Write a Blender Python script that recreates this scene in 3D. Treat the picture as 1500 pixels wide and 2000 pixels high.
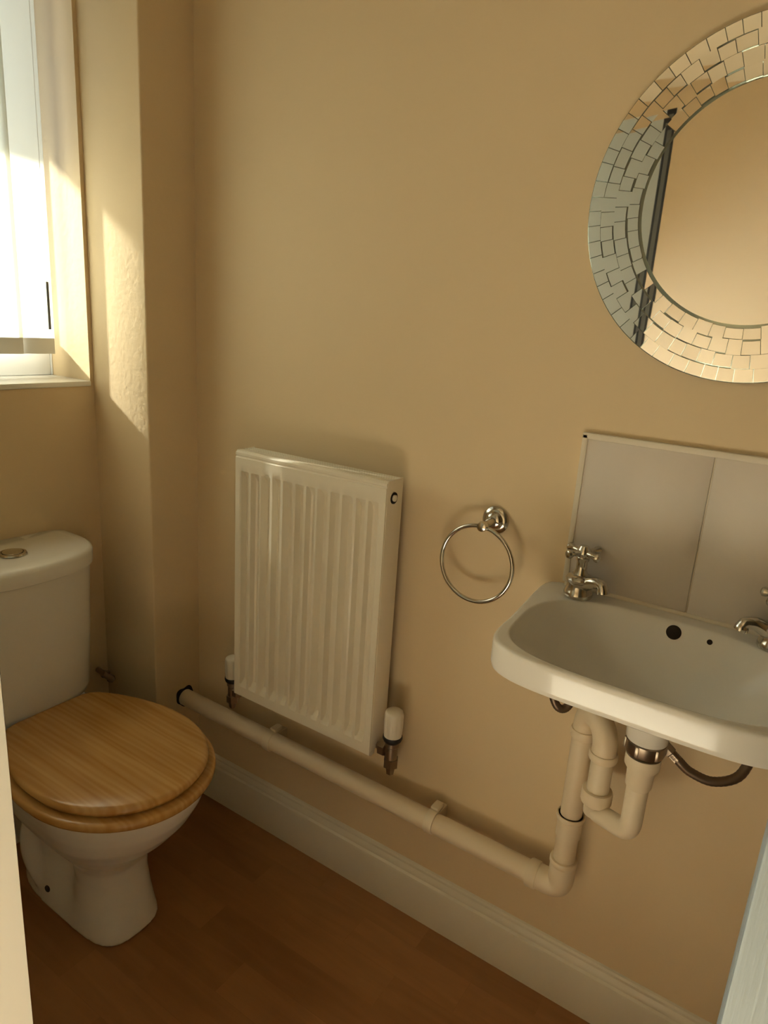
import bpy, bmesh, math, random
from math import pi, sin, cos, radians
from mathutils import Vector, Matrix, noise

random.seed(11)
for o in list(bpy.data.objects):
    bpy.data.objects.remove(o, do_unlink=True)
S = bpy.context.scene
COL = S.collection

# ------------------------------------------------------------------ camera
FPX = 1348.354
cam_d = bpy.data.cameras.new('camera')
cam_d.sensor_fit = 'HORIZONTAL'; cam_d.sensor_width = 36.0
cam_d.lens = 36.0 * FPX / 1500.0
cam_d.clip_start = 0.01; cam_d.clip_end = 200
cam = bpy.data.objects.new('camera', cam_d); COL.objects.link(cam)
CAMZ = 1.3305
cam.matrix_world = Matrix(((0.82923868, -0.19907925, 0.52223622, 0.0),
                           (0.55530987, 0.18781933, -0.8101573, -1.16),
                           (0.06319945, 0.96181669, 0.26629772, CAMZ),
                           (0, 0, 0, 1)))
S.camera = cam

# ------------------------------------------------------------------ view, sky, sun
S.view_settings.view_transform = 'Standard'
S.view_settings.look = 'None'
S.view_settings.gamma = 1.0
S.view_settings.use_curve_mapping = False
S.view_settings.exposure = 2.5
S.cycles.caustics_reflective = False

W = bpy.data.worlds.new('sky'); S.world = W; W.use_nodes = True
wn = W.node_tree.nodes; wl = W.node_tree.links
bg = wn['Background']; bg.inputs['Color'].default_value = (0.90, 0.95, 1.0, 1); bg.inputs['Strength'].default_value = 3.2

SUN_DIR = Vector((1.0, 0.16, -0.62)).normalized()      # direction the light travels
sun_d = bpy.data.lights.new('sun', 'SUN'); sun_d.energy = 17.0; sun_d.angle = radians(1.6)
sun_d.color = (1.0, 0.95, 0.84)
sun = bpy.data.objects.new('sun', sun_d); COL.objects.link(sun)
sun.rotation_euler = (-SUN_DIR).to_track_quat('Z', 'Y').to_euler()

# ------------------------------------------------------------------ materials
def mat(name, col, rough=0.5, metal=0.0, spec=0.5, bump=None, coat=0.0):
    m = bpy.data.materials.new(name); m.use_nodes = True
    nt = m.node_tree; b = nt.nodes['Principled BSDF']
    b.inputs['Base Color'].default_value = (*col, 1)
    b.inputs['Roughness'].default_value = rough
    b.inputs['Metallic'].default_value = metal
    b.inputs['Specular IOR Level'].default_value = spec
    b.inputs['Coat Weight'].default_value = coat
    if bump:
        scale, strength, dist = bump
        tc = nt.nodes.new('ShaderNodeTexCoord'); n = nt.nodes.new('ShaderNodeTexNoise')
        n.inputs['Scale'].default_value = scale; n.inputs['Detail'].default_value = 5
        bp = nt.nodes.new('ShaderNodeBump'); bp.inputs['Strength'].default_value = strength
        bp.inputs['Distance'].default_value = dist
        nt.links.new(tc.outputs['Object'], n.inputs['Vector'])
        nt.links.new(n.outputs['Fac'], bp.inputs['Height'])
        nt.links.new(bp.outputs['Normal'], b.inputs['Normal'])
    return m

WALLC = (0.80, 0.63, 0.395)
M_wall = mat('cream_wall_paint', WALLC, 0.62, spec=0.3, bump=(70, 0.25, 0.002))
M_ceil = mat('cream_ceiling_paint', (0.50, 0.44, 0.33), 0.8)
M_gloss = mat('ivory_gloss_paint', (0.80, 0.74, 0.60), 0.32, bump=(25, 0.1, 0.001))
M_rad = mat('radiator_enamel', (0.86, 0.78, 0.62), 0.35)
M_cer = mat('white_ceramic', (0.84, 0.81, 0.74), 0.20, coat=0.2)
M_pipe = mat('painted_waste_pipe', (0.82, 0.68, 0.48), 0.42)
M_pipe2 = mat('white_plastic_pipe', (0.83, 0.71, 0.52), 0.38)
M_chrome = mat('chrome', (0.62, 0.60, 0.54), 0.15, metal=1.0)
M_dull = mat('dull_plated_brass', (0.36, 0.30, 0.23), 0.34, metal=1.0)
M_brass = mat('tarnished_metal', (0.50, 0.42, 0.33), 0.28, metal=1.0)
M_braid = mat('dark_braided_hose', (0.20, 0.15, 0.11), 0.4, metal=0.8)
M_headw = mat('aged_valve_plastic', (0.80, 0.73, 0.60), 0.4)
M_black = mat('black_plastic', (0.012, 0.011, 0.010), 0.5)
M_hole = mat('dark_opening', (0.02, 0.013, 0.008), 0.9)
M_mirror = mat('silvered_glass', (0.88, 0.90, 0.88), 0.02, metal=1.0)
M_mirror_edge = mat('mirror_backing_glass', (0.30, 0.33, 0.27), 0.15, metal=0.6)
M_tile = mat('pale_grey_glazed_tile', (0.74, 0.665, 0.58), 0.16, bump=(8, 0.08, 0.002))
M_grout = mat('cream_edge_trim', (0.78, 0.70, 0.56), 0.5)
M_white = mat('white_plastic', (0.86, 0.84, 0.78), 0.35)
M_upvc = mat('white_window_frame', (0.85, 0.86, 0.86), 0.3)
M_weight = mat('blind_weight_fabric', (0.74, 0.73, 0.68), 0.7)
M_gap_shade = mat('black_gap_shade', (0.015, 0.014, 0.013), 0.55)  # black for the shadowed gap lines at the leaf edge
M_edge_grey = mat('grey_door_edge', (0.20, 0.19, 0.16), 0.5)
M_canopy = mat('canopy_board', (0.55, 0.50, 0.42), 0.8)

def blind_mat():
    m = bpy.data.materials.new('translucent_blind_fabric'); m.use_nodes = True
    nt = m.node_tree; nt.nodes.clear()
    out = nt.nodes.new('ShaderNodeOutputMaterial')
    d = nt.nodes.new('ShaderNodeBsdfDiffuse'); t = nt.nodes.new('ShaderNodeBsdfTranslucent')
    d.inputs['Color'].default_value = (0.80, 0.80, 0.76, 1)
    t.inputs['Color'].default_value = (0.88, 0.87, 0.80, 1)
    mx = nt.nodes.new('ShaderNodeMixShader'); mx.inputs['Fac'].default_value = 0.72
    nt.links.new(d.outputs[0], mx.inputs[1]); nt.links.new(t.outputs[0], mx.inputs[2])
    nt.links.new(mx.outputs[0], out.inputs['Surface'])
    return m
M_blind = blind_mat()

def glass_mat(name, tint):
    m = bpy.data.materials.new(name); m.use_nodes = True
    nt = m.node_tree; nt.nodes.clear()
    out = nt.nodes.new('ShaderNodeOutputMaterial')
    tr = nt.nodes.new('ShaderNodeBsdfTransparent'); tr.inputs['Color'].default_value = (*tint, 1)
    gl = nt.nodes.new('ShaderNodeBsdfGlossy'); gl.inputs['Roughness'].default_value = 0.02
    fr = nt.nodes.new('ShaderNodeFresnel'); fr.inputs['IOR'].default_value = 1.45
    mx = nt.nodes.new('ShaderNodeMixShader')
    nt.links.new(fr.outputs[0], mx.inputs['Fac'])
    nt.links.new(tr.outputs[0], mx.inputs[1]); nt.links.new(gl.outputs[0], mx.inputs[2])
    nt.links.new(mx.outputs[0], out.inputs['Surface'])
    return m
M_glass = glass_mat('tinted_window_glass', (0.50, 0.51, 0.50))
M_glass2 = glass_mat('clear_window_glass', (0.93, 0.95, 0.94))

def floor_mat():
    m = bpy.data.materials.new('wood_effect_floor'); m.use_nodes = True
    nt = m.node_tree; N = nt.nodes; L = nt.links; b = N['Principled BSDF']
    tc = N.new('ShaderNodeTexCoord')
    mp = N.new('ShaderNodeMapping'); mp.inputs['Rotation'].default_value = (0, 0, 0)
    L.new(tc.outputs['Object'], mp.inputs['Vector'])
    br = N.new('ShaderNodeTexBrick')
    br.offset = 0.5; br.offset_frequency = 2; br.squash = 1.0
    br.inputs['Color1'].default_value = (0, 0, 0, 1); br.inputs['Color2'].default_value = (1, 1, 1, 1)
    br.inputs['Mortar'].default_value = (0.3, 0.3, 0.3, 1)
    br.inputs['Scale'].default_value = 1.0; br.inputs['Mortar Size'].default_value = 0.0006
    br.inputs['Bias'].default_value = 0.0
    br.inputs['Brick Width'].default_value = 0.27; br.inputs['Row Height'].default_value = 0.082
    L.new(mp.outputs[0], br.inputs['Vector'])
    # grain stretched along the boards, shifted for every board
    add = N.new('ShaderNodeVectorMath'); add.operation = 'MULTIPLY_ADD'
    L.new(br.outputs['Color'], add.inputs[0]); add.inputs[1].default_value = (7, 13, 3)
    sc = N.new('ShaderNodeVectorMath'); sc.operation = 'MULTIPLY'; sc.inputs[1].default_value = (3.5, 38, 1)
    L.new(mp.outputs[0], sc.inputs[0]); L.new(sc.outputs[0], add.inputs[2])
    n1 = N.new('ShaderNodeTexNoise'); n1.inputs['Scale'].default_value = 1.0; n1.inputs['Detail'].default_value = 5
    n1.inputs['Distortion'].default_value = 0.8
    L.new(add.outputs[0], n1.inputs['Vector'])
    n2 = N.new('ShaderNodeTexNoise'); n2.inputs['Scale'].default_value = 7; n2.inputs['Detail'].default_value = 3
    L.new(mp.outputs[0], n2.inputs['Vector'])
    m1 = N.new('ShaderNodeMath'); m1.operation = 'MULTIPLY_ADD'; m1.inputs[1].default_value = 0.17
    sep = N.new('ShaderNodeSeparateColor'); L.new(br.outputs['Color'], sep.inputs[0]); L.new(sep.outputs[0], m1.inputs[0])
    m2 = N.new('ShaderNodeMath'); m2.operation = 'MULTIPLY_ADD'; m2.inputs[1].default_value = 0.40; m2.inputs[2].default_value = -0.02
    L.new(n1.outputs['Fac'], m2.inputs[0]); L.new(m2.outputs[0], m1.inputs[2])
    m3 = N.new('ShaderNodeMath'); m3.operation = 'MULTIPLY_ADD'; m3.inputs[1].default_value = 0.28
    L.new(n2.outputs['Fac'], m3.inputs[0]); L.new(m1.outputs[0], m3.inputs[2])
    cr = N.new('ShaderNodeValToRGB'); e = cr.color_ramp.elements
    e[0].position = 0.12; e[0].color = (0.25, 0.105, 0.036, 1)
    e[1].position = 0.95; e[1].color = (0.60, 0.29, 0.115, 1)
    L.new(m3.outputs[0], cr.inputs[0]); L.new(cr.outputs[0], b.inputs['Base Color'])
    b.inputs['Roughness'].default_value = 0.34
    b.inputs['Specular IOR Level'].default_value = 0.35
    return m
M_floor = floor_mat()

def pine_mat():
    m = bpy.data.materials.new('varnished_pine'); m.use_nodes = True
    nt = m.node_tree; N = nt.nodes; L = nt.links; b = N['Principled BSDF']
    tc = N.new('ShaderNodeTexCoord')
    mp = N.new('ShaderNodeMapping'); mp.inputs['Scale'].default_value = (2.2, 26, 16)
    mp.inputs['Rotation'].default_value = (0, 0, radians(-6))
    L.new(tc.outputs['Object'], mp.inputs['Vector'])
    n = N.new('ShaderNodeTexNoise'); n.inputs['Scale'].default_value = 1.6; n.inputs['Detail'].default_value = 2
    L.new(mp.outputs[0], n.inputs['Vector'])
    w = N.new('ShaderNodeTexWave'); w.wave_type = 'BANDS'; w.bands_direction = 'Y'
    w.inputs['Scale'].default_value = 0.9; w.inputs['Distortion'].default_value = 9.0
    w.inputs['Detail'].default_value = 2; w.inputs['Detail Scale'].default_value = 1.2
    L.new(mp.outputs[0], w.inputs['Vector'])
    mx = N.new('ShaderNodeMath'); mx.operation = 'MULTIPLY_ADD'; mx.inputs[1].default_value = 0.20
    L.new(w.outputs['Fac'], mx.inputs[0]); L.new(n.outputs['Fac'], mx.inputs[2])
    cr = N.new('ShaderNodeValToRGB'); e = cr.color_ramp.elements
    e[0].position = 0.40; e[0].color = (0.62, 0.36, 0.125, 1)
    e[1].position = 0.90; e[1].color = (0.48, 0.235, 0.065, 1)
    L.new(mx.outputs[0], cr.inputs[0]); L.new(cr.outputs[0], b.inputs['Base Color'])
    b.inputs['Roughness'].default_value = 0.24; b.inputs['Coat Weight'].default_value = 0.3
    b.inputs['Coat Roughness'].default_value = 0.15
    return m
M_pine = pine_mat()

def grain_door_mat():
    m = mat('dimmed_woodgrain_door', (0.20, 0.23, 0.225), 0.45)  # white leaf, base colour darkened to stand in for its weak light
    nt = m.node_tree; N = nt.nodes; L = nt.links; b = N['Principled BSDF']
    tc = N.new('ShaderNodeTexCoord'); mp = N.new('ShaderNodeMapping'); mp.inputs['Scale'].default_value = (900, 900, 45)
    n = N.new('ShaderNodeTexNoise'); n.inputs['Scale'].default_value = 1; n.inputs['Detail'].default_value = 3
    L.new(tc.outputs['Object'], mp.inputs[0]); L.new(mp.outputs[0], n.inputs['Vector'])
    bp = N.new('ShaderNodeBump'); bp.inputs['Strength'].default_value = 0.5; bp.inputs['Distance'].default_value = 0.0006
    L.new(n.outputs['Fac'], bp.inputs['Height']); L.new(bp.outputs[0], b.inputs['Normal'])
    return m
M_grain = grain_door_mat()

# ------------------------------------------------------------------ helpers
def tag(o, label=None, cat=None, group=None, kind=None):
    if label: o['label'] = label
    if cat: o['category'] = cat
    if group: o['group'] = group
    if kind: o['kind'] = kind
    return o

def thing(name, loc, label, cat, group=None):
    o = bpy.data.objects.new(name, None); COL.objects.link(o); o.location = loc
    o.empty_display_size = 0.05
    return tag(o, label, cat, group)

def obj(name, bm, m, parent=None, smooth=35, label=None):
    """link a bmesh (world coordinates) as one mesh object"""
    bmesh.ops.recalc_face_normals(bm, faces=bm.faces)
    me = bpy.data.meshes.new(name); bm.to_mesh(me); bm.free()
    if smooth:
        for p in me.polygons: p.use_smooth = True
        me.set_sharp_from_angle(angle=radians(smooth))
    me.materials.append(m)
    o = bpy.data.objects.new(name, me); COL.objects.link(o)
    if parent:
        o.parent = parent
        off = Vector((0, 0, 0)); p = parent
        while p: off += p.location; p = p.parent
        me.transform(Matrix.Translation(-off))
    else:
        # origin at the base centre of the mesh
        xs = [v.co.x for v in me.vertices]; ys = [v.co.y for v in me.vertices]; zs = [v.co.z for v in me.vertices]
        c = Vector(((min(xs)+max(xs))/2, (min(ys)+max(ys))/2, min(zs)))
        if name not in ('floor',):
            me.transform(Matrix.Translation(-c)); o.location = c
    if label: o['label'] = label
    return o

def struct(name, bm, m, smooth=0):
    return tag(obj(name, bm, m, None, smooth), kind='structure')

def box(bm, x0, x1, y0, y1, z0, z1, bev=0.0, seg=2):
    r = bmesh.ops.create_cube(bm, size=1.0)
    vs = r['verts']
    for v in vs:
        v.co = Vector(((x0+x1)/2 + v.co.x*(x1-x0), (y0+y1)/2 + v.co.y*(y1-y0), (z0+z1)/2 + v.co.z*(z1-z0)))
    if bev:
        es = list({e for v in vs for e in v.link_edges})
        bmesh.ops.bevel(bm, geom=es, offset=bev, segments=seg, profile=0.5, affect='EDGES')
    return bm

def loft(bm, rings, close_start=True, close_end=True, closed=True):
    """rings: lists of points of equal length"""
    R = [[bm.verts.new(p) for p in r] for r in rings]
    n = len(R[0])
    for a, b in zip(R, R[1:]):
        for i in range(n if closed else n-1):
            j = (i+1) % n
            bm.faces.new((a[i], a[j], b[j], b[i]))
    if close_start and closed: bm.faces.new(R[0][::-1])
    if close_end and closed: bm.faces.new(R[-1])
    return bm

def lathe(bm, prof, c, axis=(0, 0, 1), n=40):
    """prof: (radius, height along axis) from c"""
    ax = Vector(axis).normalized(); c = Vector(c)
    q = Vector((0, 0, 1)).rotation_difference(ax)
    rings = []
    for r, h in prof:
        r = max(r, 1e-5)
        rings.append([c + q @ Vector((r*cos(2*pi*i/n), r*sin(2*pi*i/n), h)) for i in range(n)])
    return loft(bm, rings)

def smooth_path(pts, sub=8):
    P = [Vector(p) for p in pts]; out = []
    for i in range(len(P)-1):
        p0 = P[max(i-1, 0)]; p1 = P[i]; p2 = P[i+1]; p3 = P[min(i+2, len(P)-1)]
        for k in range(sub):
            t = k/sub
            out.append(0.5*((2*p1)+(-p0+p2)*t+(2*p0-5*p1+4*p2-p3)*t*t+(-p0+3*p1-3*p2+p3)*t**3))
    out.append(P[-1]); return out

def round_path(pts, r, sub=8):
    """straight runs with rounded corners of radius r"""
    P = [Vector(p) for p in pts]; out = [P[0]]
    for i in range(1, len(P)-1):
        a = (P[i-1]-P[i]); b = (P[i+1]-P[i])
        rr = min(r, a.length*0.499, b.length*0.499)
        pa = P[i]+a.normalized()*rr; pb = P[i]+b.normalized()*rr
        for k in range(sub+1):
            t = k/sub; out.append((1-t)**2*pa + 2*t*(1-t)*P[i] + t*t*pb)
    out.append(P[-1]); return out

def tube(bm, path, r, n=20, radii=None, cap=True):
    P = [Vector(p) for p in path]
    t0 = (P[1]-P[0]).normalized()
    up = Vector((0, 0, 1)) if abs(t0.z) < 0.9 else Vector((1, 0, 0))
    u = t0.cross(up).normalized(); rings = []
    for i, p in enumerate(P):
        t = ((P[i+1]-p) if i == 0 else (p-P[i-1]) if i == len(P)-1 else (P[i+1]-P[i-1])).normalized()
        u = (u - t*u.dot(t)).normalized(); v = t.cross(u)
        rr = radii[i] if radii else r
        rings.append([p + u*rr*cos(2*pi*k/n) + v*rr*sin(2*pi*k/n) for k in range(n)])
    return loft(bm, rings, cap, cap)

def NB(): return bmesh.new()

# ------------------------------------------------------------------ room numbers
FZ = 0.02            # floor level
XB = -1.31           # front of the boxed-in corner
XW = -1.51           # window wall
YB = -0.142          # side of the boxing
CZ = 2.42
YL0, YL1 = -1.30, -1.40      # the wall opposite the basin (with the doorway)
XL = -0.502                  # left side of the doorway
XR = 0.0068                  # right side of the doorway
XLW = -0.93                  # end of the wall beside the toilet
XE = 1.25                    # end wall
YH = -2.45                   # hall wall
WY0, WY1, WZ0, WZ1 = -1.00, -0.152, 1.148, 2.20

# floor, ceiling
struct('floor', box(NB(), -1.85, XE+0.1, YH-0.1, 0.1, FZ-0.06, FZ), M_floor)
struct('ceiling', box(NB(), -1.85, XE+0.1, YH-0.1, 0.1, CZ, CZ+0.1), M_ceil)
# main wall (radiator and basin hang on it)
struct('wall_right', box(NB(), -1.81, XE+0.1, 0.0, 0.1, FZ-0.06, CZ+0.1), M_wall)
struct('wall_end', box(NB(), XE, XE+0.1, YH, 0.0, FZ-0.06, CZ+0.1), M_wall)
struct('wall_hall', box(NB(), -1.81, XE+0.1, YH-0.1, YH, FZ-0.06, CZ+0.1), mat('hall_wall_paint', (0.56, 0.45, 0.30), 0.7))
# window wall with its opening, and the hall part with an added low glazed opening
HW = (-2.30, -1.45, 0.30, 1.45)
bm = NB()
box(bm, -1.81, XW, WY1, 0.0, FZ-0.06, CZ+0.1)
box(bm, -1.81, XW, WY0, WY1, FZ-0.06, WZ0-0.012)
box(bm, -1.81, XW, WY0, WY1, WZ1, CZ+0.1)
box(bm, -1.81, XW, YL1, WY0, FZ-0.06, CZ+0.1)
box(bm, -1.81, XW, HW[1], YL1, FZ-0.06, CZ+0.1)
box(bm, -1.81, XW, HW[0], HW[1], FZ-0.06, HW[2])
box(bm, -1.81, XW, HW[0], HW[1], HW[3], CZ+0.1)
box(bm, -1.81, XW, YH, HW[0], FZ-0.06, CZ+0.1)
struct('wall_far', bm, M_wall)
# boxed-in pipes in the corner
bm = NB(); box(bm, XW, XB, YB, 0.0, FZ, CZ)
es = [e for e in bm.edges if abs(e.verts[0].co.x-XB) < 1e-5 and abs(e.verts[1].co.x-XB) < 1e-5
      and abs(e.verts[0].co.y-YB) < 1e-5 and abs(e.verts[1].co.y-YB) < 1e-5]
bmesh.ops.bevel(bm, geom=es, offset=0.004, segments=3, profile=0.5, affect='EDGES')
struct('wall_boxing', bm, M_wall, 40)
# opposite wall: piece beside the toilet, and piece right of the doorway
struct('wall_left', box(NB(), XW, XLW, YL1, YL0, FZ, CZ), M_wall)
struct('wall_left_end', box(NB(), XR+0.07, XE, -1.055, -.955, FZ, CZ), M_wall)

# skirting boards
def skirt(bm, p0, p1, nrm):
    """moulded profile swept from p0 to p1, nrm points into the room"""
    prof = [(0, 0), (.018, 0), (.018, .098), (.0165, .104), (.012, .108), (.012, .112), (.0105, .117), (.007, .122), (.0065, .127), (.004, .131), (0, .133)]
    p0 = Vector(p0); p1 = Vector(p1); n = Vector(nrm)
    loft(bm, [[p + n*a + Vector((0, 0, FZ+b)) for a, b in prof] for p in (p0, p1)])
    return bm
struct('baseboard_right', skirt(NB(), (XB, 0, 0), (XE, 0, 0), (0, -1, 0)), M_gloss, 25)
struct('baseboard_boxing', skirt(NB(), (XB, YB, 0), (XB, -0.018, 0), (1, 0, 0)), M_gloss, 25)
struct('baseboard_far', skirt(NB(), (XW, YL0, 0), (XW, YB, 0), (1, 0, 0)), M_gloss, 25)
struct('baseboard_left', skirt(NB(), (XW+.02, YL0, 0), (XLW, YL0, 0), (0, 1, 0)), M_gloss, 25)

# pale carpet added in the unseen hall to strengthen the bounce light
bm = NB(); box(bm, XW, XE, YH, YL1, FZ, FZ+.006)
struct('floor_bounce', bm, mat('beige_bounce_carpet', (0.62, 0.58, 0.50), 0.95, bump=(400, .6, .003)))

# window sill board
bm = NB(); box(bm, -1.70, XW+0.004, WY0, WY1, WZ0-0.012, WZ0, 0.002)
struct('trim_1', bm, mat('sill_paint', (0.86, 0.84, 0.78), 0.35), 30)

# window_1: frame, pane, handle
w = thing('window_1', (-1.69, (WY0+WY1)/2, WZ0), None, None); w['kind'] = 'structure'
bm = NB(); fx0, fx1 = -1.72, -1.66; t = 0.05; tb = 0.100
box(bm, fx0, fx1, WY1-.006, WY1, WZ0, WZ1, 0.003); box(bm, fx0, fx1, WY0, WY0+t, WZ0, WZ1, 0.004)
box(bm, fx0, fx1, WY0+t, WY1-.006, WZ0, WZ0+tb, 0.004); box(bm, fx0, fx1, WY0+t, WY1-.006, WZ1-t, WZ1, 0.004)
obj('window_frame', bm, M_upvc, w)
bm = NB(); box(bm, -1.695, -1.691, WY0+t-.005, WY1-.001, WZ0+tb-.005, WZ1-t+.005)
obj('pane', bm, M_glass, w, 0)
# fill_window is unseen, added so sun on the floor fills the room from below
w = thing('fill_window', (-1.69, (HW[0]+HW[1])/2, HW[2]), None, None); w['kind'] = 'structure'
bm = NB(); t = 0.03
box(bm, fx0, fx1, HW[1]-t, HW[1], HW[2], HW[3], 0.004); box(bm, fx0, fx1, HW[0], HW[0]+t, HW[2], HW[3], 0.004)
box(bm, fx0, fx1, HW[0]+t, HW[1]-t, HW[2], HW[2]+t, 0.004); box(bm, fx0, fx1, HW[0]+t, HW[1]-t, HW[3]-t, HW[3], 0.004)
obj('window_frame', bm, M_upvc, w)
bm = NB(); box(bm, -1.695, -1.691, HW[0]+t-.005, HW[1]-t+.005, HW[2]+t-.005, HW[3]-t+.005)
obj('pane', bm, M_glass2, w, 0)
# roof overhang outside above the window
struct('trim_2', box(NB(), -2.42, -1.81, -2.2, 0.6, 2.125, 2.22), M_canopy)

# ------------------------------------------------------------------ vertical blind
vb = thing('vertical_blind', (-1.60, WY1-0.3, WZ1-0.03),
           'white translucent vertical blind hanging inside the window recess', 'blind')
bm = NB(); box(bm, -1.615, -1.58, WY0+.005, WY1-.005, WZ1-.035, WZ1-.002, .004)
obj('head_rail', bm, M_white, vb)
bm = NB(); tube(bm, [(-1.574, -.2065, 1.262), (-1.574, -.2065, 1.368)], .0030, 12)
obj('cord_weight', bm, mat('grey_cord_weight', (0.12, 0.12, 0.10), 0.5), vb)
bm = NB(); tube(bm, [(-1.574, -.2065, 1.36), (-1.574, -.2065, WZ1-.03)], .0005, 6)
obj('pull_cord', bm, M_white, vb)
z1 = WZ1-.035; z0 = 1.205
for k in range(12):
    yc = -0.2305 - k*0.076
    if yc - 0.045 < WY0: break
    ang = radians(9); hw = 0.0445
    def slat(za, zb, thick, hw=hw):
        b = NB(); rings = []
        for z in (za, zb):
            r = []
            for i in range(9):
                s = -1 + 2*i/8
                r.append((s*hw, 0.003*(1-s*s)))
            pts = [(s, d+thick/2) for s, d in r] + [(s, d-thick/2) for s, d in reversed(r)]
            rings.append([Vector((-1.598 + d*cos(ang) + s*sin(ang), yc + s*cos(ang) - d*sin(ang), z)) for s, d in pts])
        return loft(b, rings)
    so = obj('slat', slat(z0+0.034, z1, 0.0008), M_blind, vb)
    obj('slat_weight', slat(z0, z0+0.036, 0.0022, hw*.98), M_weight, so)

# ------------------------------------------------------------------ doors by the camera
dr = thing('door_1', (XL-0.002, -0.914, FZ), None, None); dr['kind'] = 'structure'
bm = NB(); loft(bm, [[Vector((-1.16, -.914, z)), Vector((XL-.002, -.914, z)), Vector((XL-.032, -.949, z)), Vector((-1.16, -.949, z))] for z in (FZ+.005, 1.885)])
obj('door_leaf', bm, mat('white_door_paint', (0.74, 0.75, 0.70), 0.4), dr)
bm = NB(); box(bm, XL-0.031, XL-.024, -0.914, -0.9124, FZ+.005, 1.885)  # black strips paint the gap shadow on the leaf face
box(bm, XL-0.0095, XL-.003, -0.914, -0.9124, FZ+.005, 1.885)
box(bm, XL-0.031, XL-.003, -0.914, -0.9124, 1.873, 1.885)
obj('door_gap_shade', bm, M_gap_shade, dr, 0)
bm = NB(); box(bm, XL-0.024, XL-.0095, -0.914, -0.9130, FZ+.005, 1.873)  # grey strip between them stands for the leaf edge
obj('door_edge', bm, M_edge_grey, dr, 0)
dr.rotation_euler = (0, 0, radians(24))
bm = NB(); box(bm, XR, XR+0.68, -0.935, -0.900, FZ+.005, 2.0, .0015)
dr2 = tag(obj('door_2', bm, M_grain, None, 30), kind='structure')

# ------------------------------------------------------------------ radiator
RX0, RX1, RZ0, RZ1, RY = -1.084, -0.686, 0.440, 1.038, -0.092
rad = thing('radiator', ((RX0+RX1)/2, -0.05, RZ0),
            'white fluted panel radiator mounted on the cream wall', 'radiator')
bm = NB()
nx = 12*10; margin_x = 0.012
zs = [RZ0, RZ0+.004, RZ0+.020, RZ0+.028, RZ0+.036, RZ0+.046, RZ0+.056, RZ1-.064, RZ1-.054, RZ1-.044, RZ1-.036, RZ1-.026, RZ1-.0145, RZ1-.0125, RZ1-.0105, RZ1-.0085, RZ1-.004, RZ1]
def fl(z):      # how deep the flutes are at this height
    a = min(max((z-(RZ0+.028))/.024, 0), 1); b = min(max(((RZ1-.038)-z)/.024, 0), 1)
    t_ = min(a, b); return t_*t_*(3-2*t_)
rows = []
for z in zs:
    row = []
    for i in range(nx+1):
        u = i/nx; x = RX0 + u*(RX1-RX0)
        if x < RX0+margin_x or x > RX1-margin_x: g = 0
        else:
            ph = ((x-RX0-margin_x)/(RX1-RX0-2*margin_x)*12) % 1.0
            # narrow raised ridge, wider recessed channel
            d = abs(ph-0.5)*2           # 1 at channel ends, 0 centre
            g = -0.0085*(1-min(max((d-0.42)/0.36, 0), 1)**1.0)
            s_ = min(max((d-0.50)/0.26, 0), 1); g = -0.0160*(1-s_*s_*(3-2*s_))
        y = RY - g*fl(z)
        if z in (RZ0, RZ1): y = RY+0.005
        if z in (RZ1-.0125, RZ1-.0105): y = RY+0.0022
        if z in (RZ1-.0085, RZ1-.004): y = RY+0.0006
        row.append(bm.verts.new((x, y, z)))
    rows.append(row)
for a, b in zip(rows, rows[1:]):
    for i in range(nx): bm.faces.new((a[i], a[i+1], b[i+1], b[i]))
# back of the panel
yb = RY+0.020
bv = [bm.verts.new((x, yb, z)) for x, z in ((RX0, RZ0), (RX1, RZ0), (RX1, RZ1), (RX0, RZ1))]
bm.faces.new(bv)
bm.faces.new([rows[0][i] for i in range(nx, -1, -1)] + [bv[0], bv[1]])
bm.faces.new([rows[-1][i] for i in range(nx+1)] + [bv[2], bv[3]])
bm.faces.new([r[0] for r in rows] + [bv[3], bv[0]])
bm.faces.new([r[-1] for r in rows][::-1] + [bv[1], bv[2]])
obj('front_panel', bm, M_rad, rad, 25)
for nm, xa, xb in (('side_panel', RX0-.001, RX0+.003), ('side_panel', RX1-.003, RX1+.001)):
    bm = NB(); box(bm, xa, xb, RY+.004, -0.034, RZ0+.012, RZ1+.001, .001)
    obj(nm, bm, M_rad, rad)
bm = NB(); box(bm, RX0, RX1, RY+.006, RY+.014, RZ1-.001, RZ1+.0015, .0006)
for k in range(5): box(bm, RX0+.001, RX1-.001, RY+.018+k*.008, RY+.021+k*.008, RZ1-.006, RZ1+.001, .0005)
for k in range(9):
    xx = RX0+.004+k*(RX1-RX0-.010)/8; box(bm, xx, xx+.002, RY+.014, -.036, RZ1-.006, RZ1)
obj('top_grille', bm, M_rad, rad)
bm = NB(); fins = 40
for k in range(fins+1):
    xx = RX0+.012+k*(RX1-RX0-.024)/fins; box(bm, xx, xx+.001, RY+.021, -.040, RZ0+.05, RZ1-.05)
obj('convector_fins', bm, M_rad, rad, 0)
# air vent at the top of the right side
bm = NB(); lathe(bm, [(.0, 0), (.0115, 0), (.0115, .0018), (.0085, .0018), (.0085, .001), (.0, .001)], (RX1+.0008, -.066, 1.003), (1, 0, 0), 28)
ve = obj('vent_recess', bm, M_hole, rad)
bm = NB(); lathe(bm, [(.0, 0), (.0065, 0), (.0065, .004), (.005, .005), (.0, .005)], (RX1+.001, -.066, 1.003), (1, 0, 0), 24)
box(bm, RX1+.003, RX1+.0065, -.0685, -.0635, 1.0005, 1.0055)
obj('bleed_screw', bm, M_rad, ve)
for xx in (RX0+.08, RX1-.08):
    for za in (RZ0+.08, RZ1-.13):
        bm = NB(); box(bm, xx-.012, xx+.012, -.038, -.0, za, za+.03, .002)
        obj('wall_bracket', bm, M_rad, rad)

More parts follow.
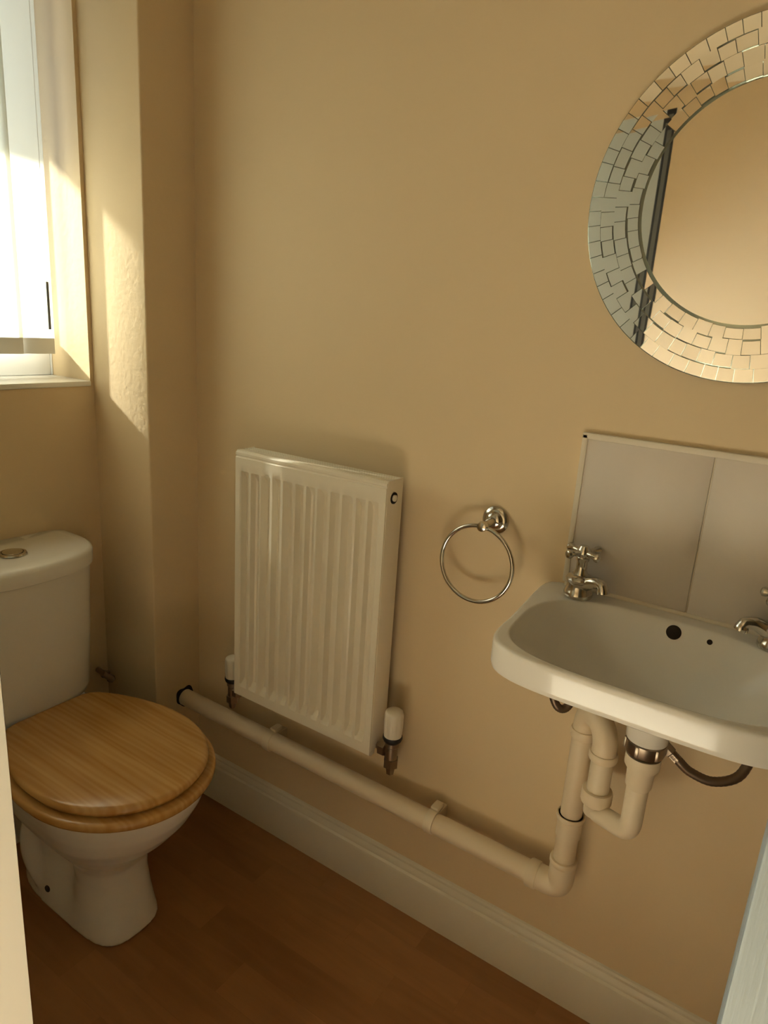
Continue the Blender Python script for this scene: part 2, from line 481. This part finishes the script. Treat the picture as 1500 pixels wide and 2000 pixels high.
# radiator valves
def rad_valve(x, side, label, y=-.066, zt=.555, s=1.0):
    """side=+1: valve is right of the radiator"""
    zt0 = zt
    v = thing('radiator_valve', (x, y, zt-.150*s), label, 'valve', 'valves at the feet of the radiator')
    # ribbed plastic head
    b = NB(); n = 60; rings = []
    for r, h, rib in ((.001, 0.0, 0), (.0155, 0.0, 0), (.0185, -.0025, 0), (.0198, -.006, 0), (.0203, -.012, 1), (.0203, -.034, 1), (.0198, -.046, 1), (.0192, -.052, 0), (.0188, -.060, 0), (.001, -.060, 0)):
        rings.append([Vector((x + s*(r-.0013*rib*(i % 6 < 2))*cos(2*pi*i/n), y + s*(r-.0013*rib*(i % 6 < 2))*sin(2*pi*i/n), zt+h*s)) for i in range(n)])
    loft(b, rings); obj('valve_head', b, M_headw, v, 50)
    b = NB(); lathe(b, [(0, -.058*s), (.0202*s, -.058*s), (.0212*s, -.063*s), (.019*s, -.069*s), (.0155*s, -.073*s), (0, -.073*s)], (x, y, zt), n=36)
    obj('valve_collar', b, M_black, v)
    b = NB()
    lathe(b, [(0, -.072*s), (.0150*s, -.072*s), (.0150*s, -.082*s), (.0125*s, -.085*s), (.0125*s, -.112*s), (.0125*s, -.114*s), (0, -.115*s)], (x, y, zt), n=28)
    # hex nut and tail at the bottom
    lathe(b, [(0, -.113*s), (.0165*s, -.113*s), (.0165*s, -.132*s), (.011*s, -.134*s), (.0085*s, -.150*s), (0, -.150*s)], (x, y, zt), n=6)
    # union into the radiator
    zz = zt-.096*s
    q = -side
    lathe(b, [(0, 0), (.0085*s, 0), (.0085*s, .012*s), (.0175*s, .013*s), (.0175*s, .027*s), (.010*s, .026*s), (.008*s, .0360*s), (0, .0360*s)], (x, y, zz), (q, 0, 0), 6)
    obj('valve_body', b, M_dull, v, 30)
    # pipe tail turning into the wall
    b = NB(); tube(b, [(x, y, zt-.120*s), (x*1.16/(1.16+y), -.001, CAMZ-(CAMZ-zt+.120*s)*1.16/(1.16+y))], .0070, 14)
    obj('pipe_tail', b, M_dull, v)
    return v
rad_valve(-0.647, 1, 'white-headed radiator valve with black collar at the lower right corner of the radiator')
rad_valve(-1.122, -1, 'small white-capped radiator valve peeping out left of the radiator foot', y=-.060, zt=.513, s=.92)

# ------------------------------------------------------------------ waste pipe run
PY = -.050
wp = thing('waste_pipe', (-.262, PY, .30), 'cream painted waste pipe with trap running from the basin along the wall', 'pipe')
HZ = .322; XV = -.266; R_ = .0215
def collar(bm, c, axis, r, L, flare=.003):
    c = Vector(c); a = Vector(axis).normalized()
    lathe(bm, [(r-.002, -L/2), (r+flare, -L/2), (r+flare+.0012, -L/2+.003), (r+flare+.0012, L/2-.003), (r+flare, L/2), (r-.002, L/2)], c, a, 32)
bm = NB(); tube(bm, [(XB-.01, PY, HZ+.006), (XV-.03, PY, HZ)], R_, 28)
obj('horizontal_pipe', bm, M_pipe, wp)
bm = NB(); tube(bm, round_path([(XV-.055, PY, HZ), (XV, PY, HZ), (XV, PY, HZ+.065)], .022), R_+.0025, 28)
collar(bm, (XV-.052, PY, HZ), (1, 0, 0), R_+.001, .020); collar(bm, (XV, PY, HZ+.060), (0, 0, 1), R_+.0005, .012, .0025)
obj('elbow', bm, M_pipe, wp)
bm = NB(); tube(bm, [(XV, PY, HZ+.03), (XV, PY, .470)], R_-.0015, 28)
obj('upright_pipe', bm, M_pipe, wp)
bm = NB(); tube(bm, [(XV, PY, .440), (XV, PY, .485)], R_+.0012, 28)
collar(bm, (XV, PY, .481), (0, 0, 1), R_, .008, .0035)
obj('socket_collar', bm, M_pipe, wp)
# trap: upright, over the top bend, down, U bend, up to the basin
x2, y2 = -.2175, -.098; x3, y3 = -.150, -.140
bm = NB(); r2 = .0185
tube(bm, [(XV, PY, .475), (XV, PY, .665)], .0195, 28)
obj('upright_pipe', bm, M_pipe, wp)
bm = NB()
p = [Vector((XV, PY, .650))]
mid = Vector(((XV+x2)/2, (PY+y2)/2, .672)); dv = (Vector((x2, y2, 0))-Vector((XV, PY, 0)))
rad_b = dv.length/2; dn = dv.normalized()
for k in range(13):
    a = pi*k/12; p.append(mid - dn*rad_b*cos(a) + Vector((0, 0, rad_b*sin(a))))
p.append(Vector((x2, y2, .648)))
tube(bm, p, r2+.002, 28)
collar(bm, (XV, PY, .655), (0, 0, 1), r2+.001, .016); collar(bm, (x2, y2, .655), (0, 0, 1), r2+.001, .014)
obj('top_bend', bm, M_pipe, wp)
bm = NB(); tube(bm, [(x2, y2, .565), (x2, y2, .655)], r2, 28); obj('trap_leg', bm, M_pipe2, wp)
bm = NB(); collar(bm, (x2, y2, .577), (0, 0, 1), r2+.001, .024, .005); obj('trap_nut', bm, M_pipe, wp)
bm = NB()
zb = .559
p = round_path([(x2, y2, .580), (x2, y2, zb-.012), (x3, y3, zb+.006), (x3, y3, .665)], .023, 12)
tube(bm, p, .0168, 28); lathe(bm, [(0, -.019), (.0165, -.019), (.0185, -.016), (.0185, .018), (0, .018)], (x2, y2, .560), n=28); obj('u_bend', bm, M_pipe2, wp)
bm = NB(); lathe(bm, [(0, 0), (.0180, 0), (.0200, .004), (.0205, .030), (.0265, .040), (.0265, .058), (0, .058)], (x3, y3, .652), n=36)
obj('trap_nut', bm, M_pipe2, wp)
# clips
for xx in (-1.000, -.545):
    bm = NB(); box(bm, xx-.009, xx+.009, -.030, 0, HZ-.014, HZ+.018, .002)
    collar(bm, (xx, PY, HZ+.003), (1, 0, 0), R_-.0005, .019, .003)
    box(bm, xx-.009, xx+.009, -.046, -.018, HZ+.022, HZ+.034, .003)
    obj('pipe_clip', bm, M_pipe2, wp)
# ragged hole where the pipe goes into the boxing
bm = NB(); n = 40; rings = []
for rr, dx in ((.0275, .0015), (.0, .0016)):
    rings.append([Vector((XB+dx, PY-.002+(rr*(1+.10*sin(3*a)+.07*cos(5*a+1)))*cos(a), HZ+.010+(rr*(1+.10*sin(3*a)+.07*cos(5*a+1)))*sin(a))) for a in [2*pi*i/n for i in range(n)]])
loft(bm, [[Vector((XB-.004, v.y, v.z)) for v in rings[0]], rings[0]])
tag(obj('pipe_hole', bm, M_hole, None, 0), 'dark ragged hole around the waste pipe in the boxed corner', 'hole')

# ------------------------------------------------------------------ basin
BX, BC = -.165, -.150       # centre x, centre y of the outline
def sel(theta, a, bf, br, nf, nr, cx, cy):
    """superellipse point; front half (-y) and rear half (+y) separate"""
    c, s = cos(theta), sin(theta)
    b, n = (br, nr) if s > 0 else (bf, nf)
    r = (abs(c/a)**n + abs(s/b)**n) ** (-1.0/n)
    return cx + r*c, cy + r*s
def rimz(y):
    t_ = min(max((y+.20)/.18, 0), 1); return .880 + .019*t_*t_*(3-2*t_)
NT = 128
TH = [2*pi*i/NT for i in range(NT)]
def outl(k, ins=0.0):
    return sel(TH[k], .219-ins, .143-ins, .1495-ins*.0, 4.6, 14, BX, BC)
def inner(k, grow=0.0):
    return sel(TH[k], .201+grow, .1245+grow, .114+grow, 3.2, 2.7, BX, -.158)
DX, DY, DZ = x3, y3, .787
def bowlp(k, s, grow=0.0, dz=0.0):
    ex, ey = inner(k, grow); ez = rimz(ey) - .003
    # pull towards the waste with a steep wall and a shallow floor
    rr = 1-s
    q = (1-(1-s)**2.25)
    x = DX + .022*cos(TH[k]) + (ex-DX-.022*cos(TH[k]))*rr
    y = DY + .022*sin(TH[k]) + (ey-DY-.022*sin(TH[k]))*rr
    z = ez + (DZ - ez)*q
    return Vector((x, y, z+dz))
bas = thing('wash_basin', (BX, -.14, .755), 'white wall-hung wash basin with two taps below the splashback', 'basin')
bm = NB(); rings = []
def at(k, xy, z): return Vector((xy[0], xy[1], z))
# underside, from the waste outwards
for s in (1.0, .92, .8, .65, .5, .35, .22):
    rings.append([bowlp(k, s, -.004, -.013) for k in range(NT)])
rings.append([at(k, sel(TH[k], .200, .124, .1400, 3.8, 8, BX, BC), rimz(outl(k)[1])-.038) for k in range(NT)])
rings.append([at(k, outl(k, .006), rimz(outl(k)[1])-.047) for k in range(NT)])
rings.append([at(k, outl(k, .0015), rimz(outl(k)[1])-.046) for k in range(NT)])
rings.append([at(k, outl(k, 0), rimz(outl(k)[1])-.040) for k in range(NT)])
for ins, dz_ in ((.0, .038), (.0, .0095), (.0001, .0070), (.0007, .0040), (.0020, .0017), (.0040, .0004), (.0058, 0), (.0070, 0)):
    rings.append([at(k, outl(k, ins), rimz(outl(k)[1])-dz_) for k in range(NT)])
def mixp(k, t_):
    a = outl(k, .0070); b = inner(k, .0035); x = a[0]+(b[0]-a[0])*t_; y = a[1]+(b[1]-a[1])*t_
    return Vector((x, y, rimz(y)))
for t_ in (.33, .66, .9, 1.0): rings.append([mixp(k, t_) for k in range(NT)])
rings.append([Vector((*inner(k, .0012), rimz(inner(k)[1])-.0008)) for k in range(NT)])
for s in (0, .03, .07, .12, .18, .26, .36, .48, .62, .78, .9, 1.0):
    rings.append([bowlp(k, s) for k in range(NT)])
loft(bm, rings, False, False)
# close the waste hole ring between upper and lower skins
bm.verts.ensure_lookup_table()
top = bm.verts[-NT:]; bot = bm.verts[:NT]
for i in range(NT):
    j = (i+1) % NT; bm.faces.new((top[i], top[j], bot[j], bot[i]))
obj('bowl', bm, M_cer, bas, 60)
# waste fitting
bm = NB(); lathe(bm, [(0, -.004), (.018, -.004), (.021, .0015), (.024, .002), (.0245, .0005), (.022, -.012), (0, -.012)], (DX, DY, DZ), n=36)
obj('waste_plate', bm, M_chrome, bas)
bm = NB(); lathe(bm, [(0, 0), (.021, 0), (.0285, .002), (.030, .006), (.030, .022), (.026, .025), (.022, .030), (0, .030)], (x3, y3, .713), n=36)
for k in range(6):
    a = 2*pi*k/6+.3; box(bm, x3+.0285*cos(a)-.003, x3+.0285*cos(a)+.003, y3+.0285*sin(a)-.003, y3+.0285*sin(a)+.003, .717, .735, .001)
obj('waste_nut', bm, M_dull, bas)
bm = NB(); lathe(bm, [(.024, 0), (.030, 0), (.031, .002), (.033, .045), (.024, .045)], (x3, y3, .738), n=36)
obj('waste_boss', bm, M_cer, bas, 40)
# overflow and small chain hole on the rear bowl wall
kk = NT//4
for dx, s, r, nm, m_ in ((.012, .055, .0115, 'overflow_hole', M_hole), (.068, .05, .0042, 'chain_hole', M_hole)):
    k = min(range(NT), key=lambda q: abs(bowlp(q, s).x-(BX+dx)) + (1 if sin(TH[q]) < 0 else 0))
    p0 = bowlp(k, s); pu = bowlp(k, s-.03); pd = bowlp(k, s+.03)
    nrm = (pd-pu).cross(Vector((1, 0, 0))).normalized()
    if nrm.z < 0: nrm = -nrm
    bm = NB(); lathe(bm, [(0, -.003), (r, -.003), (r, .0012), (r*.85, .0016), (0, .0010)], p0, nrm, 28)
    obj(nm, bm, m_, bas, 40)

# ------------------------------------------------------------------ taps
def tap(cx, cy, z, sp, label):
    """sp: direction of the spout in plan"""
    t_ = thing('tap', (cx, cy, z), label, 'tap', 'taps on the wash basin')
    c = (cx, cy, z)
    b = NB(); lathe(b, [(0, 0), (.0235, 0), (.0245, .002), (.0245, .006), (.0232, .010), (.0215, .014), (.0200, .022), (.0205, .026), (.0232, .028), (.0238, .032), (.0205, .037), (.014, .040), (0, .040)], c, n=36)
    obj('tap_body', b, M_chrome, t_)
    b = NB(); lathe(b, [(0, .033), (.0125, .033), (.0135, .036), (.0125, .040), (.0095, .048), (.009, .062), (.0115, .066), (.0115, .070), (.008, .072), (0, .072)], c, n=28)
    obj('bonnet', b, M_chrome, t_)
    d = Vector((*sp, 0)).normalized(); o = Vector(c)
    b = NB(); pth = smooth_path([o+d*.014+Vector((0, 0, .026)), o+d*.028+Vector((0, 0, .034)), o+d*.038+Vector((0, 0, .036)), o+d*.048+Vector((0, 0, .034)), o+d*.052+Vector((0, 0, .023))], 6)
    n_ = len(pth); tube(b, pth, .009, 20, [.012-.003*min(1, i/(n_*.6)) + (.0012 if i > n_-5 else 0) for i in range(n_)])
    obj('spout', b, M_chrome, t_)
    # cross-head handle with four ball-ended arms
    b = NB(); lathe(b, [(0, .070), (.010, .070), (.012, .074), (.012, .082), (.009, .087), (.0075, .090), (0, .091)], c, n=28)
    for k in range(4):
        a = radians(-29)+k*pi/2; e = Vector((cos(a), sin(a), 0)); q = o+Vector((0, 0, .0785))
        tube(b, [q+e*.006, q+e*.016, q+e*.025, q+e*.029, q+e*.033, q+e*.036, q+e*.0375], .004, 14, [.0055, .0048, .0050, .0072, .0078, .0060, .002])
    obj('cross_handle', b, M_chrome, t_)
    return t_
tap(BX-.150, -.042, rimz(-.042)-.0005, (.9, -.42), 'chrome cross-head tap on the left corner of the basin')
tap(BX+.150, -.042, rimz(-.042)-.0005, (-.9, -.42), 'chrome tap on the right corner of the basin, mostly cut off by the picture edge')

# flexible hoses below
def hose(pts, label, ends=True):
    p = smooth_path(pts, 12)
    b = NB(); n = 16
    h = thing('flexible_hose', p[0], label, 'hose', 'braided hoses below the basin')
    tube(b, p, .0072, n, [.0072+.0004*(i % 2) for i in range(len(p))]); obj('braided_tube', b, M_braid, h, 60)
    for e, q in ((p[0], p[3]), (p[-1], p[-4])):
        b = NB(); ax = (q-e).normalized()
        lathe(b, [(0, -.010), (.0105, -.010), (.0105, .006), (.008, .008), (.008, .020), (0, .020)], e, ax, 6)
        obj('hose_nut', b, M_dull, h, 20)
    return h
hose([(-.122, -.105, .712), (-.105, -.105, .700), (-.085, -.102, .686), (-.052, -.095, .680), (-.020, -.080, .697), (-.010, -.058, .740), (-.014, -.043, .800), (-.015, -.042, .838)],
     'braided metal hose sagging right of the waste towards the right tap')
hose([(-.315, -.042, .838), (-.322, -.046, .790), (-.334, -.052, .730), (-.322, -.056, .694), (-.309, -.050, .684), (-.300, -.040, .698), (-.299, -.026, .740), (-.300, -.014, .790)],
     'braided metal hose looping down below the left tap')
# ------------------------------------------------------------------ splashback
sb = thing('splashback', (-.05, -.006, .902), 'pale grey tiled splashback with cream edge trim behind the basin', 'splashback')
for xa in (-.347, -.147, .053):
    bm = NB(); box(bm, xa+.0012, xa+.1988, -.0085, -.0005, .9035, 1.163, .0014)
    obj('tile', bm, M_tile, sb, 30)
bm = NB(); box(bm, -.347, .253, -.005, -.0004, .9035, 1.163); obj('grout', bm, M_grout, sb, 0)
bm = NB(); tube(bm, [(-.350, -.0075, .9005), (.045, -.0075, .9005)], .0045, 12)
obj('sealant_bead', bm, M_grout, sb)
bm = NB(); box(bm, -.355, .260, -.0105, -.0005, 1.1615, 1.172, .002); box(bm, -.355, -.3450, -.0105, -.0005, .905, 1.170, .002)
obj('edge_trim', bm, M_grout, sb)

# ------------------------------------------------------------------ towel ring
tr = thing('towel_ring', (-.502, 0, .984), 'chrome towel ring on a round wall plate between radiator and basin', 'towel ring')
bm = NB(); lathe(bm, [(0, 0), (.0245, 0), (.0262, .002), (.0262, .005), (.022, .009), (.018, .010), (.015, .014), (.010, .017), (0, .017)], (-.497, -.0005, .986), (0, -1, 0), 36)
obj('wall_plate', bm, M_chrome, tr)
bm = NB(); tube(bm, [(-.497, -.012, .986), (-.499, -.026, .985), (-.501, -.040, .983), (-.502, -.048, .982), (-.502, -.054, .982), (-.502, -.056, .982)], .008, 20, [.0085, .0075, .0080, .0100, .0085, .003])
obj('ring_holder', bm, M_chrome, tr)
bm = NB(); n = 96; RR = .0720; tilt = radians(3)
pts = [Vector((-.508+RR*sin(2*pi*i/n), -.046+.004*cos(2*pi*i/n), .908+RR*cos(2*pi*i/n))) for i in range(n)]
rings = []
for i in range(n):
    t_ = (pts[(i+1) % n]-pts[i-1]).normalized(); u = Vector((0, 1, 0)); v = t_.cross(u).normalized()
    rings.append([pts[i] + (u*cos(2*pi*k/14)+v*sin(2*pi*k/14))*.0041 for k in range(14)])
loft(bm, rings+[rings[0]], False, False); bmesh.ops.remove_doubles(bm, verts=bm.verts, dist=1e-6)
obj('ring', bm, M_chrome, tr, 80)

# ------------------------------------------------------------------ round mosaic mirror
MX, MZ, MO, MI = -.150, 1.519, .2445, .1635
mi = thing('round_mirror', (MX, 0, MZ), 'round frameless mirror with a wide rim of small mirrored mosaic pieces', 'mirror')
bm = NB(); lathe(bm, [(0, .0), (MO-.004, .0), (MO, .002), (MO, .0095), (MO-.0015, .0105), (0, .0105)], (MX, 0, MZ), (0, -1, 0), 128)
obj('backing_glass', bm, M_mirror_edge, mi, 40)
bm = NB(); lathe(bm, [(0, .0100), (MI-.0018, .0100), (MI-.0018, .0122), (0, .0122)], (MX, 0, MZ), (0, -1, 0), 128)
obj('centre_mirror', bm, M_mirror, mi, 0)
bm = NB(); rr_rows = [MI, MI+.0200, MI+.0402, MI+.0602, MO-.0010]
rng = random.Random(5)
for ri in range(4):
    r0, r1 = rr_rows[ri], rr_rows[ri+1]
    if ri == 3: cnt = 62
    else: cnt = (50, 54, 58)[ri]
    a = rng.random()*.1; a0 = a
    ws = [1+rng.uniform(-.16, .16) for _ in range(cnt)]; tot = sum(ws)
    for w_ in ws:
        da = 2*pi*w_/tot; a1 = a+.0024; a2 = a+da-.0024; a += da
        jr = rng.uniform(-.0020, .0020) if ri < 3 else 0
        j0 = jr + (0.0022 if ri == 0 else 0); ra = r0+.0006+j0; rb_ = r1-.0006+(rng.uniform(-.0016, .0016) if ri < 3 else 0)
        tx, tz = rng.gauss(0, .008), rng.gauss(0, .008)
        am = (a1+a2)/2; rm = (ra+rb_)/2
        tx += 0.0
        cr = []
        for (r_, aa) in ((ra, a1), (rb_, a1), (rb_, am), (rb_, a2), (ra, a2), (ra, am)):
            x = MX+r_*cos(aa); z = MZ+r_*sin(aa)
            dx = x-(MX+rm*cos(am)); dz_ = z-(MZ+rm*sin(am))
            cr.append((x, z, dx*tx+dz_*tz))
        lo = [Vector((x, -.0103, z)) for x, z, d in cr]; hi = [Vector((x, -.0122-d, z)) for x, z, d in cr]
        loft(bm, [lo, hi])
obj('mosaic_rim', bm, M_mirror, mi, 10)

# ------------------------------------------------------------------ toilet
TX, TY = -1.075, -.412
tl = thing('toilet', (-1.25, TY, FZ), 'white close-coupled toilet with a closed pine seat and lid below the window', 'toilet')
NB_ = 96
def dshape(t, xf, xb, hw, nf=2.0, nb=3.5, xm=None, cy=TY):
    """outline: round front (+x), squarer back (-x)"""
    xm = TX if xm is None else xm
    c, s = cos(t), sin(t)
    a, n = ((xf-xm), nf) if c > 0 else ((xm-xb), nb)
    r = (abs(c/a)**n + abs(s/hw)**n) ** (-1.0/n)
    return xm + r*c, cy + r*s
#        z, front x, back x, half width, front exp, back exp, middle x, pinch
sec = [(FZ+.000, -1.040, -1.400, .0800, 3.2, 3.6, -1.16, 0),
       (FZ+.004, -1.038, -1.403, .0820, 3.2, 3.6, -1.16, 0),
       (FZ+.030, -1.044, -1.400, .0800, 3.0, 3.6, -1.16, .006),
       (FZ+.075, -1.052, -1.395, .0760, 2.8, 3.6, -1.16, .020),
       (FZ+.125, -1.058, -1.400, .0730, 2.7, 3.4, -1.16, .026),
       (FZ+.165, -1.056, -1.410, .0760, 2.6, 3.2, -1.16, .022),
       (FZ+.195, -1.040, -1.425, .0880, 2.4, 3.0, -1.15, .012),
       (FZ+.225, -1.008, -1.440, .1080, 2.2, 2.8, -1.13, .004),
       (FZ+.260, -.972, -1.450, .1290, 2.1, 2.7, -1.11, 0),
       (FZ+.300, -.939, -1.455, .1480, 2.05, 2.7, -1.09, 0),
       (FZ+.340, -.915, -1.460, .1610, 2.0, 2.8, -1.08, 0),
       (FZ+.368, -.904, -1.462, .1680, 2.0, 3.0, -1.08, 0),
       (FZ+.384, -.901, -1.463, .1700, 2.0, 3.2, -1.08, 0),
       (FZ+.390, -.906, -1.460, .1660, 2.0, 3.2, -1.08, 0)]
bm = NB(); rings = []
def interp(secs, z):
    for a, b in zip(secs, secs[1:]):
        if a[0] <= z <= b[0]:
            t_ = (z-a[0])/(b[0]-a[0]); return [p_+(q_-p_)*t_ for p_, q_ in zip(a, b)]
    return list(secs[-1])
zz = []
for a, b in zip(sec, sec[1:]):
    zz.append(a[0])
    if b[0]-a[0] > .02: zz += [a[0]+(b[0]-a[0])/3, a[0]+(b[0]-a[0])*2/3]
zz.append(sec[-1][0])
for z in zz:
    _, xf, xb_, hw, nf, nb, xm, pin = interp(sec, z)
    ring = []
    for i in range(NB_):
        x, y = dshape(2*pi*i/NB_, xf, xb_, hw, nf, nb, xm)
        # concave pinch along each side behind the front pedestal (shows the trap)
        g = math.exp(-((x+1.205)/.040)**2) * pin
        s_ = 1 if y > TY else -1
        y -= s_*g*min(1, abs(y-TY)/.05)
        ring.append(Vector((x, y, z)))
    rings.append(ring)
loft(bm, rings)
# rounded trap bulge on each side at the back of the foot
for s_ in (-1, 1):
    pth = smooth_path([(-1.270, TY+s_*.050, .275), (-1.310, TY+s_*.062, .215), (-1.318, TY+s_*.066, .150), (-1.305, TY+s_*.064, .090), (-1.280, TY+s_*.056, .035)], 8)
    n_ = len(pth); tube(bm, pth, .03, 24, [.016+.012*sin(pi*i/(n_-1)) for i in range(n_)])
pan = obj('pan', bm, M_cer, tl, 180)
md = pan.modifiers.new('weld_skin', 'REMESH'); md.mode = 'VOXEL'; md.voxel_size = .005; md.use_smooth_shade = True
md = pan.modifiers.new('soften', 'SMOOTH'); md.iterations = 8; md.factor = .5
bm = NB(); lathe(bm, [(0, 0), (.0078, 0), (.0078, .002), (.006, .003), (0, .003)], (-1.258, TY-.0745, .066), (.2, -1, .15), 20)
obj('screw_hole', bm, M_hole, tl)
# ceramic shelf under the cistern
bm = NB(); rings = []
for z, g in ((.375, -.02), (.405, 0), (.430, 0), (.436, -.004)):
    rings.append([Vector((*dshape(2*pi*i/NB_, -1.325+g, -1.490, .115+g, 4, 6, -1.42), z)) for i in range(NB_)])
loft(bm, rings); obj('cistern_shelf', bm, M_cer, tl, 50)

# pine seat and lid
def lid_outline(t, xf, hw, xb, taper):
    x, y = dshape(t, xf, xb, hw, 2.05, 11, TX-.03)
    # sides taper to a narrower straight back
    u = min(max((TX-.05-x)/(TX-.05-xb), 0), 1)
    y = TY + (y-TY)*(1-taper*u**1.7)
    return x, y
def slab(bm, z0, z1, xf, hw, xb, taper, rb, flat=0.0):
    prof = [(rb, z0), (rb*.3, z0+rb*.3), (0, z0+rb), (0, z1-rb), (rb*.12, z1-rb*.5), (rb*.45, z1-rb*.15), (rb, z1), (.06, z1+.0012), (hw*.97, z1+.0012)]
    rings = []
    for ins, z in prof:
        rings.append([Vector((*lid_outline(2*pi*i/NB_, xf-ins, hw-ins, xb+ins, taper), z)) for i in range(NB_)])
    loft(bm, rings); return bm
seat = obj('seat', slab(NB(), .412, .431, -.884, .187, -1.310, .30, .007), M_pine, tl, 60)
lid = obj('lid', slab(NB(), .434, .455, -.899, .174, -1.338, .38, .010), M_pine, tl, 60)
for s_ in (-1, 1):
    bm = NB(); lathe(bm, [(0, -.016), (.008, -.016), (.008, .016), (0, .016)], (-1.322, TY+s_*.075, .432), (0, 1, 0), 20)
    lathe(bm, [(0, 0), (.012, 0), (.012, .004), (.006, .006), (.006, .024), (0, .024)], (-1.322, TY+s_*.075, .409), n=20)
    obj('hinge', bm, M_chrome, tl)
# cistern
CY = TY-.003
def cist(t, xf, hw, nf=2.6):
    xm = -1.445; c, s = cos(t), sin(t)
    a, n = ((xf-xm), nf) if c > 0 else ((xm+1.506), 12)
    r = (abs(c/a)**n + abs(s/hw)**n) ** (-1.0/n)
    return Vector((xm + r*c, CY + r*s, 0))
def cist_rings(spec):
    return [[cist(2*pi*i/NB_, xf, hw) + Vector((0, 0, z)) for i in range(NB_)] for z, xf, hw in spec]
bm = NB(); loft(bm, cist_rings([(.434, -1.350, .142), (.440, -1.340, .148), (.456, -1.334, .151), (.60, -1.322, .157), (.762, -1.312, .161)]))
obj('cistern', bm, M_cer, tl, 50)
bm = NB(); loft(bm, cist_rings([(.762, -1.308, .163), (.764, -1.304, .166), (.790, -1.303, .167), (.797, -1.306, .165), (.801, -1.313, .159), (.803, -1.335, .140), (.804, -1.40, .06)]))
obj('cistern_lid', bm, M_cer, tl, 50)
bm = NB(); lathe(bm, [(0, 0), (.0275, 0), (.0285, .002), (.0270, .005), (.0225, .0055), (.0220, .003), (.0205, .003), (.0200, .0065), (.012, .0085), (0, .009)], (-1.402, CY-.012, .8035), n=40)
obj('flush_button', bm, M_chrome, tl)
# pan connector going back to the wall
bm = NB(); tube(bm, [(-1.36, TY, .215), (-1.43, TY, .205), (XW, TY-.04, .200)], .050, 28)
lathe(bm, [(.045, 0), (.060, 0), (.062, .004), (.062, .024), (.060, .028), (.045, .028)], (-1.44, TY, .204), (1, 0, 0), 32)
obj('pan_connector', bm, M_white, tl, 40)

# isolating valve on the supply pipe beside the cistern
iv = thing('isolating_valve', (-1.44, -.186, .390), 'small dull metal isolating valve beside the cistern above the toilet lid', 'valve')
bm = NB(); tube(bm, round_path([(-1.50, -.178, .395), (-1.425, -.186, .395), (-1.425, -.215, .425)], .01), .0070, 16); obj('supply_pipe', bm, M_brass, iv)
bm = NB(); lathe(bm, [(0, -.02), (.0105, -.02), (.0105, -.010), (.008, -.009), (.008, .009), (.0105, .010), (.0105, .02), (0, .02)], (-1.450, -.183, .395), (1, -.1, 0), 6)
lathe(bm, [(0, 0), (.006, 0), (.006, .014), (0, .014)], (-1.450, -.183, .395), (0, 0, 1), 14)
obj('valve_body', bm, M_dull, iv, 25)
